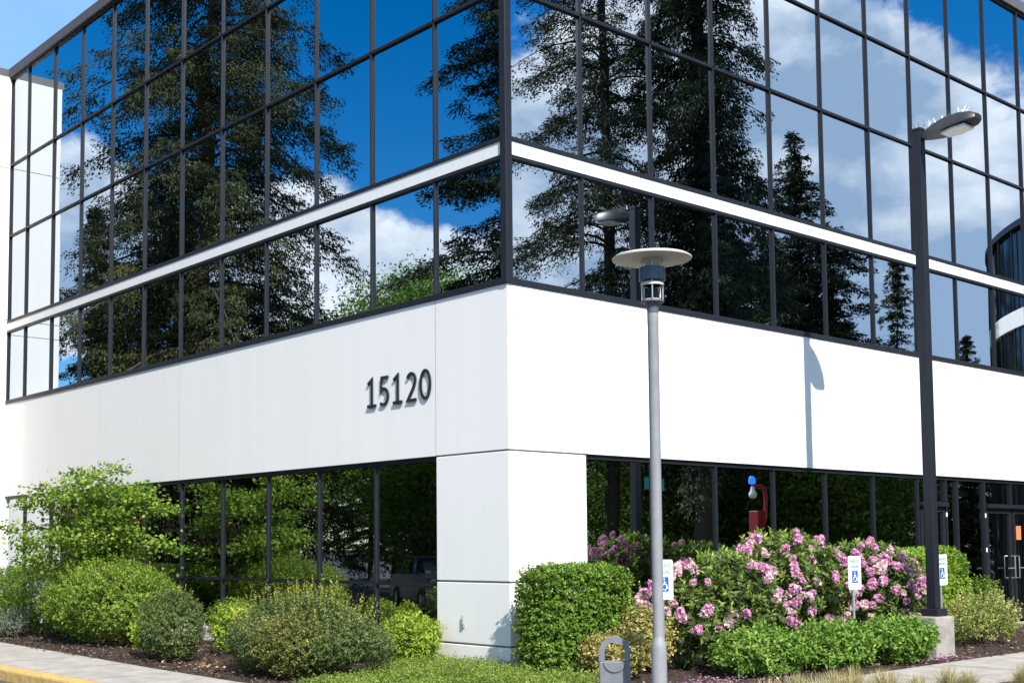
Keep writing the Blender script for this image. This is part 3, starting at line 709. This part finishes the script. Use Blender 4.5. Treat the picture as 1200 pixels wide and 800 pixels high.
shrub('bronze_shrub', 'golden bronze leaved shrub at the sidewalk edge in front of the big dark shrub', 'shrub', (-1.15, -2.62, G), .62, .36, .74, LM['bronze'], .036, .019, dens=420, nl=12, slen=.13, seed=40, strays=30, stray_len=.2, low=-.95, lump=.16)
shrub('clipped_hedge', 'clipped boxy green hedge against the corner pillar', 'hedge', (.84, .34, G), .37, .76, 1.31, LM['hedge'], .044, .027, dens=1000, nl=12, slen=.09, power=7, lump=.02, lf=(3, 8), seed=21, low=-.98, inner=.3)
shrub('variegated_shrub', 'cream and yellow leaved shrub in front of the boxy hedge', 'shrub', (1.62, .22, G), .44, .40, .52, LM['var'], .045, .028, dens=300, nl=9, slen=.13, seed=22, lump=.16)
shrub('variegated_shrub', 'taller cream and yellow leaved shrub behind the grey lamp post', 'shrub', (1.42, .98, G), .38, .42, .78, LM['var'], .045, .028, dens=280, nl=9, slen=.13, seed=23, lump=.18, stray_m=LM['low'], strays=20)
shrub('fresh_green_shrub', 'bright green low shrub at the front of the bed, left of the middle sign', 'shrub', (2.62, 1.75, G), .44, .72, .52, LM['low'], .074, .030, dens=240, nl=11, slen=.14, seed=24, low=-.95, lump=.14)
shrub('fresh_green_shrub', 'bright green low shrub at the foot of the middle parking sign', 'shrub', (2.72, 3.10, G), .42, .80, .54, LM['low'], .074, .030, dens=240, nl=11, slen=.14, seed=25, low=-.95, lump=.14)
shrub('fresh_green_shrub', 'bright green low shrub beside the concrete pole footing', 'shrub', (2.90, 4.42, G), .42, .66, .56, LM['low'], .074, .030, dens=240, nl=11, slen=.14, seed=26, low=-.95, lump=.12)
shrub('clipped_hedge', 'bright green clipped hedge behind the black pole', 'hedge', (.95, 8.60, G), .46, .88, 1.46, LM['hedge2'], .046, .027, dens=760, nl=11, slen=.09, power=8, lump=.03, seed=27, low=-.95, inner=.25)
shrub('variegated_shrub', 'loose golden leaved shrub at the right frame edge by the walk', 'shrub', (2.25, 8.05, G), .46, .92, .66, LM['goldgreen'], .048, .026, dens=130, nl=9, slen=.16, seed=28, lump=.22, strays=60, stray_len=.25)
shrub('foundation_shrub', 'deep green bush beside the entrance doors', 'shrub', (.85, 10.6, G), .42, .7, .95, LM['hedge'], .05, .025, dens=180, nl=9, slen=.12, seed=29)

def truss_mesh(seed):
    rng = np.random.default_rng(seed); n = 26
    q = unit(rng.normal(size=(n, 3)) + [0, 0, .35]); P = []; D = []; N = []; T = []
    for c in q:
        e = unit(np.cross(c, rng.normal(size=3))); f = np.cross(c, e); t0 = rng.uniform(.1, .9)
        for k in range(5):
            a = 1.2566 * k + rng.uniform(-.2, .2); r_ = e * math.cos(a) + f * math.sin(a)
            P.append(c * np.array([.045, .045, .068]) * rng.uniform(.55, 1.1)); D.append(unit(c * .7 + r_)); N.append(c); T.append(t0 + rng.normal() * .12)
    o = leaf_object('blossom', np.array(P), np.array(D), np.array(N), rng.uniform(.036, .048, n * 5), rng.uniform(.028, .036, n * 5), np.array(T), PINK)
    return o
PINK = leaf_mat('pink_petal', (.50, .15, .38), (.76, .38, .58), (.92, .72, .78), .35, .6)
PINK2 = leaf_mat('faded_petal', (.62, .38, .42), (.80, .58, .60), (.88, .74, .72), .35, .6)
TR = [truss_mesh(s) for s in (1, 2, 3, 4)]
TRM = [o.data for o in TR]; TRM[3].materials[0] = PINK2
for o in TR: bpy.data.objects.remove(o)
def rhododendron(label, loc, a, b, h, seed, nf):
    t = shrub('rhododendron', label, 'shrub', loc, a, b, h, LM['rho'], .10, .034, dens=125, nl=10, slen=.10, seed=seed, lump=.17, lf=(2, 4), spread=1.0, tipp=True, inner=.5, low=-.9, strays=90, stray_len=.15, stray_m=LM['low'], group='flowering rhododendrons in the front bed')
    rng = np.random.default_rng(seed + 50); k = 0; cen = []
    lp = Lumps(np.random.default_rng(seed), 12, (2, 4))
    while k < nf:
        q = unit(rng.normal(size=3)); 
        if q[2] < -.45 or q[2] > .86 or (q[0] * .75 - q[1] * .65 + .35 * q[2]) < -.02: continue
        if rng.uniform() < .4 and cen:
            q = unit(cen[rng.integers(len(cen))] + rng.normal(size=3) * .16)
        else: cen.append(q)
        S = np.array([a, b, h * .5]); r_ = 1 + .17 * lp((q * S / min(S))[None])[0]
        p_ = q * S * r_ * 1.0 + [0, 0, h * .5 * .98]
        if p_[2] < .22: continue
        o = bpy.data.objects.new('blossom', TRM[k % 4]); col.objects.link(o); o.parent = t; o.location = p_ + unit(q / S) * .05
        o.rotation_euler = Vector(unit(q + [0, 0, .5])).to_track_quat('Z', 'Y').to_euler(); o.rotation_euler[2] += rng.uniform(0, 6)
        s = rng.uniform(.62, 1.12); o.scale = (s, s, s); k += 1
    return t
rhododendron('pink flowering rhododendron just right of the grey lamp post', (1.62, 2.25, G), .66, .98, 1.36, 31, 72)
rhododendron('tallest pink flowering rhododendron in the middle of the bed', (1.32, 4.15, G), .74, 1.0, 1.74, 32, 90)
rhododendron('pink flowering rhododendron left of the black pole', (1.50, 6.05, G), .68, .98, 1.62, 33, 78)

def scatter_stuff():
    rng = np.random.default_rng(41)
    # carpet of green ground cover in front of the pillar
    poly = np.array([(-2.1, -.25), (.25, -.12), (1.1, -.55), (1.9, -.35), (2.5, -1.1), (2.9, -2.2), (2.3, -3.0), (.9, -3.3), (-.2, -3.2), (-.3, -2.4), (-.9, -1.2)])
    def inside(P):
        x, y = P[:, 0], P[:, 1]; c = np.zeros(len(P), bool); n = len(poly)
        for i in range(n):
            x0, y0 = poly[i]; x1, y1 = poly[(i + 1) % n]
            c ^= ((y0 > y) != (y1 > y)) & (x < (x1 - x0) * (y - y0) / (y1 - y0 + 1e-9) + x0)
        return c
    P = np.stack([rng.uniform(-2.2, 3, 9000), rng.uniform(-3.4, 0, 9000), np.zeros(9000)], -1); P = P[inside(P)]
    lp = Lumps(rng, 14, (3, 9)); hgt = (.10 + .05 * lp(P)).clip(.03, .22); P[:, 2] = G + hgt * rng.uniform(.2, 1, len(P))
    d = unit(rng.normal(size=P.shape) * [.8, .8, .3] + [0, 0, .75])
    arr = shoots(rng, P - d * .05, d, .11, 10, .028, .017, .9, .45 + .2 * lp(P) * .5 + rng.normal(size=len(P)) * .12, jit=.01)
    tag(leaf_object('ground_cover', *arr, LM['cover']), 'bright green carpet of low ground cover in front of the corner pillar', 'ground cover', kind='stuff')
    # fallen petals
    n = 420; c = np.stack([np.concatenate([rng.normal(2.95, .28, n // 2), rng.normal(3.2, .2, n // 2)]), np.concatenate([rng.normal(.55, .55, n // 2), rng.normal(4.9, .35, n // 2)]), np.full(n, G + .02)], -1)
    c = c[c[:, 0] < 3.6]
    n = len(c)
    tag(leaf_object('fallen_petals', c, rng.normal(size=(n, 3)) * [1, 1, .1], np.tile([0, 0, 1.0], (n, 1)), rng.uniform(.03, .05, n), rng.uniform(.025, .035, n), rng.uniform(0, 1, n), PINK), 'pink petals fallen on the mulch', 'fallen petals', kind='stuff')
    n = 60; c = np.stack([rng.normal(-3.2, .4, n), rng.normal(-2.75, .18, n), np.full(n, G + .02)], -1)
    tag(leaf_object('fallen_leaves', c, rng.normal(size=(n, 3)) * [1, 1, .2], np.tile([0, 0, 1.0], (n, 1)), rng.uniform(.05, .08, n), rng.uniform(.04, .05, n), rng.uniform(0, 1, n), leaf_mat('dry_leaf', (.3, .15, .06), (.5, .3, .14), (.65, .45, .25), .1, .8)), 'dry tan leaves lying on the mulch by the sidewalk', 'fallen leaves', kind='stuff')
scatter_stuff()

def tuft(loc, seed, s, label):
    rng = np.random.default_rng(seed); n = 700; root = empty('grass_tuft', loc); tag(root, label, 'ornamental grass', 'straw coloured grass tufts along the walk')
    az = rng.uniform(0, 6.283, n); lean = np.abs(rng.normal(0, .72, n)); out = np.stack([np.cos(az), np.sin(az), np.zeros(n)], -1)
    P = out * (rng.uniform(0, .07, n) * s)[:, None]; L = s * rng.uniform(.2, .42, n); arr = None
    w = rng.uniform(.006, .010, n); t0 = rng.uniform(0, 1, n)
    for k in range(4):
        ang = lean * (.5 + .45 * k); D = out * np.sin(ang)[:, None] + np.array([0, 0, 1.0]) * np.cos(ang)[:, None]
        a = [P, D, unit(np.cross(D, np.cross(out, [0, 0, 1.0]) + 1e-6)), L / 3.2, w * (1.5 - .3 * k), t0 + .1 * k]
        arr = a if arr is None else cat_arr(arr, a); P = P + D * (L / 4)[:, None]
    leaf_object('blades', *arr, LM['straw'], root)
    return root
T0 = None
rt = random.Random(9)
spots = [(5.25, -1.75, 1.1), (5.45, -1.25, 1.15), (5.3, -.75, 1.15), (5.55, -.3, 1.1), (5.25, .1, 1.0), (5.6, .75, 1.0), (5.5, 1.3, .8), (5.7, 2.1, .8), (5.4, 3.0, .8), (5.65, -2.1, 1.1), (5.1, -1.1, 1.1), (5.2, -.35, 1.15), (5.55, .25, .9), (5.15, -2.2, 1.1), (5.5, -.85, 1.1)]
protos = []
for i, (x, y, s) in enumerate(spots):
    lab = 'straw coloured ornamental grass tuft in the verge at the bottom right'
    if i < 3: protos.append(tuft((x, y, G), 60 + i, 1.0, lab)); o = protos[-1]; o.scale = (s * .85,) * 3
    else: o = copy_tree(protos[i % 3], (x, y, G), rt.uniform(0, 6), s * .85)

# ------------------------------------------------------------------ trees
def leafy_tree(name, label, cat, loc, seed, H, crown, base_h, m, nl, L, W, stems=1, tips=220, flat=.5, group=None, bark=None, clus=.35, stem_r=.12, rough=.28):
    """trunk(s), limbs to tips spread through an uneven crown, leaves in flattened clusters round the tips"""
    rng = np.random.default_rng(seed); root = empty(name, loc, 0); tag(root, label, cat, group)
    cx, cyy = crown; cz = (H - base_h) / 2; lp = Lumps(rng, 10, (1.5, 4)); mb = MB()
    q = unit(rng.normal(size=(tips, 3))); rr_ = (1 + rough * lp(q * 1.5)) * rng.uniform(.35, 1.0, tips) ** .5
    T = q * np.array([cx, cyy, cz]) * rr_[:, None] + [0, 0, base_h + cz]
    tops = []
    for k in range(stems):
        a = 6.28 * k / stems + rng.uniform(-.4, .4); sp = .0 if stems == 1 else .42
        e = np.array([math.cos(a) * cx * sp, math.sin(a) * cyy * sp, H * (.8 if stems > 1 else .86)])
        b0 = np.array([math.cos(a) * .12 * (stems > 1), math.sin(a) * .12 * (stems > 1), -.1])
        pts = [b0 + (e - b0) * u * np.array([u ** .5, u ** .5, 1]) + rng.normal(size=3) * .02 * H * (u > 0) * .6 for u in np.linspace(0.001, 1, 8)]
        mb.tube(pts, list(np.linspace(stem_r, stem_r * .2, 8)), 8); tops.append(np.array(pts))
    allp = np.concatenate(tops)
    for t_ in T:
        dd = np.linalg.norm(allp - (t_ - [0, 0, .35 * np.hypot(*t_[:2]) + .1]), axis=1) + 10 * (allp[:, 2] > t_[2]) ; s_ = allp[np.argmin(dd)]
        ln = np.linalg.norm(t_ - s_); mid = (s_ + t_) / 2 + rng.normal(size=3) * .06 * ln + [0, 0, .06 * ln]
        mb.tube([s_, mid, t_], [stem_r * .16 + .006 * ln, stem_r * .1 + .002 * ln, .004], 5, False)
    mb.build('trunk', bark or M_TWIG, root, True)
    n = tips * nl; c = np.repeat(T, nl, 0); off = rng.normal(size=(n, 3)) * clus * np.array([1, 1, flat])
    P = c + off; out = unit(P - [0, 0, base_h + cz * .6])
    D = unit(out * .5 + rng.normal(size=(n, 3)) * .7 - [0, 0, .25]); N = unit(rng.normal(size=(n, 3)) * .45 + [0, 0, 1] + out * .3)
    tt = np.repeat(.45 + rng.normal(size=tips) * .13, nl) + rng.normal(size=n) * .14 + .1 * off[:, 2] / clus
    s = rng.uniform(.7, 1.2, n)
    leaf_object('crown', P, D, N, L * s, W * s, tt, m, root)
    return root
leafy_tree('vine_maple', 'small spreading green maple in front of the left ground floor windows', 'tree', (-9.35, -1.45, G), 71, 3.12, (1.5, .95), 1.1, LM['maple'], 120, .078, .066, stems=6, tips=74, flat=.32, clus=.19, stem_r=.035, rough=.6)

def conifer(name, label, loc, seed, H, Rad, cb, m, prof=.75, step=.5, per=2, droop=.4, pd=1.6, pad=(.55, .34, .34), ncard=120, card=(.13, .055), hang=.5, lop=.0, cap=1.0, trunk_r=None, group=None, cat='tree', rmin=.6):
    """trunk, drooping limbs, and along each limb flattened boughs of needle sprays; each bough a little lighter or darker than the next"""
    rng = np.random.default_rng(seed); root = empty(name, loc, 0); tag(root, label, cat, group)
    mb = MB(); tr = trunk_r or H * .0125
    zz = np.linspace(0, H, 14); wob = np.cumsum(rng.normal(size=(14, 2)) * .02 * H / 14, 0)
    path = [(wob[i][0], wob[i][1], z if i else -.3) for i, z in enumerate(zz)]
    mb.tube(path, [max(.015, tr * (1 - i / 13) ** .9 * (1.25 if i == 0 else 1)) for i in range(14)], 10)
    C = []; A = []; S = []; T = []
    z = cb; a = rng.uniform(0, 6)
    while z < H - .1:
        t = (H - z) / (H - cb); rad = Rad * min(cap, t ** prof)
        for _ in range(per):
            a += 2.4 + rng.uniform(-.6, .6); r = rad * rng.uniform(rmin, 1.1) + .1
            if rng.uniform() < lop: r *= .4
            if t > .85: r *= rng.uniform(.5, 1)
            h = np.array([math.cos(a), math.sin(a), 0]); lat = np.array([-h[1], h[0], 0.])
            up0 = (.20 + .6 * (1 - t)) * r; dr = droop * (.4 + .7 * t) * r
            us = np.linspace(0, 1, 7); zb = z + rng.uniform(-.3, .3) * step
            c = np.interp(zb, zz, wob[:, 0]), np.interp(zb, zz, wob[:, 1]); bend = lat * rng.normal() * .15 * r
            pts = np.array([[c[0], c[1], zb] + h * r * u + bend * u * u + np.array([0, 0, up0 * u - (dr + up0) * u * u + .25 * dr * u ** 4]) for u in us])
            br = max(.012, .011 * r + tr * .05)
            mb.tube(pts, [br * (1 - .85 * u) for u in us], 5, False)
            k = max(2, int(r * pd * rng.uniform(.75, 1.25))); u = np.clip(np.linspace(.16 if r < 2 else .28, 1.0, k) + rng.normal(size=k) * .05, .08, 1.0)
            p = np.stack([np.interp(u, us, pts[:, q]) for q in range(3)], -1)
            sg = np.where(np.arange(k) % 2, 1, -1) * rng.uniform(.1, 1, k); wl = .32 * r * (1.05 - .75 * u)
            ax = unit(h + lat * (sg * .9)[:, None] + np.array([0, 0, -.15]) + rng.normal(size=(k, 3)) * .15)
            C.append(p + lat * (sg * wl)[:, None]); A.append(ax)
            sc_ = (.28 + .72 * min(1, r / 2.2)) * rng.uniform(.65, 1.25, k) * (1.1 - .35 * u); S.append(sc_); T.append(.40 + rng.normal() * .10 + rng.normal(size=k) * .19)
        z += step * rng.uniform(.55, 1.5) * (1.0 if t > .2 else .6)
    mb.build('trunk', M_BARK, root, True)
    C = np.concatenate(C); A = np.concatenate(A); S = np.concatenate(S); T = np.concatenate(T)
    k = np.maximum(24, (ncard * S ** 1.7).astype(int)); I = np.repeat(np.arange(len(C)), k); n = len(I)
    q = unit(rng.normal(size=(n, 3))) * (rng.uniform(0, 1, n) ** .5)[:, None]
    ax = A[I]; la = unit(np.cross(ax, [0, 0, 1.0])); s_ = S[I][:, None]
    P = C[I] + (ax * q[:, :1] * pad[0] + la * q[:, 1:2] * pad[1] * (1.1 - .5 * q[:, :1])) * s_
    P[:, 2] += (np.where(q[:, 2] > 0, q[:, 2] * .25, q[:, 2]) * pad[2] * S[I]) - .12 * S[I] * np.abs(q[:, 1])
    D = unit(ax * .75 + la * q[:, 1:2] * .9 + rng.normal(size=(n, 3)) * .45 - np.array([0, 0, hang]))
    N = unit(rng.normal(size=(n, 3)) * .5 + [0, 0, .9])
    s = rng.uniform(.6, 1.25, n)
    leaf_object('crown', P, D, N, card[0] * s, card[1] * s, T[I] + rng.normal(size=n) * .06 + .12 * q[:, 2], m, root)
    return root
GT = None
conifer('spruce_tree', 'huge olive green conifer with drooping limbs mirrored across the left front', (-23.0, -8.25, ZR), 81, 33, 5.7, 1.5, LM['cedar'], prof=.5, step=.40, per=3, droop=.55, pd=2.5, pad=(.72, .46, .95), ncard=360, card=(.12, .045), hang=.8, lop=.22, cap=.95, trunk_r=.36)
conifer('fir_tree', 'dark conifer mirrored in the left front panes next to the corner post', (-13.0, -13.4, ZR), 82, 27, 5.2, 2.0, LM['con'], prof=.7, step=.40, per=4, droop=.25, pd=2.8, pad=(.70, .42, .42), ncard=300, card=(.12, .045), hang=.3, lop=.15)
conifer('fir_tree', 'airy tall fir with bare gaps mirrored in the right front panes beside the corner', (13.66, 16.96, ZR), 83, 30, 3.7, 4.5, LM['con'], prof=.45, step=.38, per=4, droop=.48, pd=2.5, pad=(.62, .36, .62), ncard=240, card=(.11, .042), hang=.5, lop=.3, cap=.85, trunk_r=.26)
conifer('fir_tree', 'dense tall dark fir mirrored in the second and third right front bays', (10.75, 17.6, ZR), 84, 29, 2.5, 4.2, LM['con'], prof=.4, step=.30, per=4, droop=.65, pd=2.8, pad=(.52, .40, .95), ncard=300, card=(.12, .045), hang=.9, lop=.1, cap=.95)
c1 = conifer('fir_tree', 'medium pointed fir mirrored in the fourth and fifth right front bays', (16.03, 30.3, ZR), 85, 17.9, 7.0, 2.0, LM['con'], cap=.62, prof=1.0, step=.32, per=4, droop=.2, pd=2.6, pad=(.66, .38, .34), ncard=220, card=(.15, .06), hang=.2, lop=.1)
c2 = conifer('fir_tree', 'dark fir with a blunt top mirrored behind the lamp disc in the right front', (14.74, 25.1, ZR), 86, 12.6, 3.7, 2.2, LM['con'], prof=.7, step=.30, per=4, droop=.25, pd=2.6, pad=(.62, .38, .40), ncard=220, card=(.15, .06), hang=.3, lop=.1)
c3 = conifer('fir_tree', 'slim young fir mirrored just left of the black pole', (11.85, 30.5, ZR), 87, 12.3, 2.1, .6, LM['cedar'], prof=.8, step=.28, per=4, droop=.25, pd=3.0, pad=(.50, .34, .36), ncard=300, card=(.11, .045), hang=.3, trunk_r=.11)
c4 = copy_tree(c2, (14.9, 31.0, ZR), 2.1, .98); c4['label'] = 'dark fir mirrored low in the right front just left of the slim young fir'
c9 = copy_tree(c2, (18.2, 32.5, ZR), 4.1, 1.06); c9['label'] = 'broad dark fir mirrored low between the pointed fir and the slim young fir'
c5 = copy_tree(c3, (9.6, 31.2, ZR), 1.1, .74); c5['label'] = 'small fir mirrored low beside the curved entrance glass'
c6 = copy_tree(c1, (-27.5, -9.5, ZR), 1.0, .83); c6['label'] = 'dark fir mirrored under the big olive conifer in the left front'
c7 = copy_tree(c3, (-32.6, -9.0, ZR), 4.0, 1.2); c7['label'] = 'thin young conifer mirrored near the side wing at far left'
c8 = copy_tree(c2, (-29.5, -8.3, ZR), 3.0, .95); c8['label'] = 'dense dark fir mirrored low beside the side wing reflection'
t1 = leafy_tree('broadleaf_tree', 'bright green broadleaf tree mirrored low in the left front bays near the numerals', 'tree', (-32.0, -22.5, ZR), 91, 13.6, (4.2, 4.0), 3.0, LM['dec'], 150, .17, .11, tips=260, flat=.7, clus=.62, stem_r=.25, bark=M_BARK)
t2 = copy_tree(t1, (-27.5, -22.0, ZR), 2.0, .93); t2['label'] = 'rounded green broadleaf tree mirrored beside the dark corner conifer'
t3 = copy_tree(t1, (-35.0, -19.0, ZR), 4.2, .86); t3['label'] = 'green broadleaf tree mirrored behind the olive conifer branches'
t4 = leafy_tree('broadleaf_tree', 'low spreading green tree mirrored in the right ground floor panes', 'tree', (15.5, 14.2, ZR), 92, 6.2, (2.8, 2.8), 1.0, LM['dec'], 75, .14, .10, tips=170, flat=.6, clus=.42, stem_r=.13, bark=M_BARK)
# belt of trees beyond, filling the mirrored view at ground level
rb = random.Random(12)
belt = [(-18, -22, 1), (-22, -26, 0), (-38, -14, 0), (-42, -20, 1), (-40, -27, 0), (-36, -31, 2), (-46, -12, 1), (-21, -17.5, 2), (-30, -15.5, 2), (-26, -30, 1),
        (20, 33, 0), (24, 38, 1), (14, 38, 0), (9, 42, 2), (12, 22.8, 2), (17.2, 20.2, 2), (15.2, 22.6, 2), (10, 36, 2), (19.5, 28, 2), (26, 31, 1), (9.2, 21.5, 2), (13.5, 20.6, 2), (11.3, 26.5, 2), (17.5, 24.5, 2), (-18.5, -14.5, 2), (-24.5, -18.5, 2), (-15, -18, 2)]
src = [c1, c2, t4]
for x, y, k in belt:
    o = copy_tree(src[k], (x, y, ZR), rb.uniform(0, 6.28), rb.uniform(.40, .52) * (1.35 if x < 0 else 1) * (1.3 if k else 1) if k < 2 else rb.uniform(.9, 1.2))
    o['label'] = ['dark pointed fir in the tree belt mirrored in the glass', 'dark blunt fir in the tree belt mirrored in the glass', 'low green broadleaf tree in the tree belt mirrored in the glass'][k]
    o['group'] = ['pointed firs of the tree belt', 'blunt firs of the tree belt', 'broadleaf trees of the tree belt'][k]

print('leaf faces', sum(len(o.data.polygons) for o in bpy.data.objects if o.type=='MESH'))
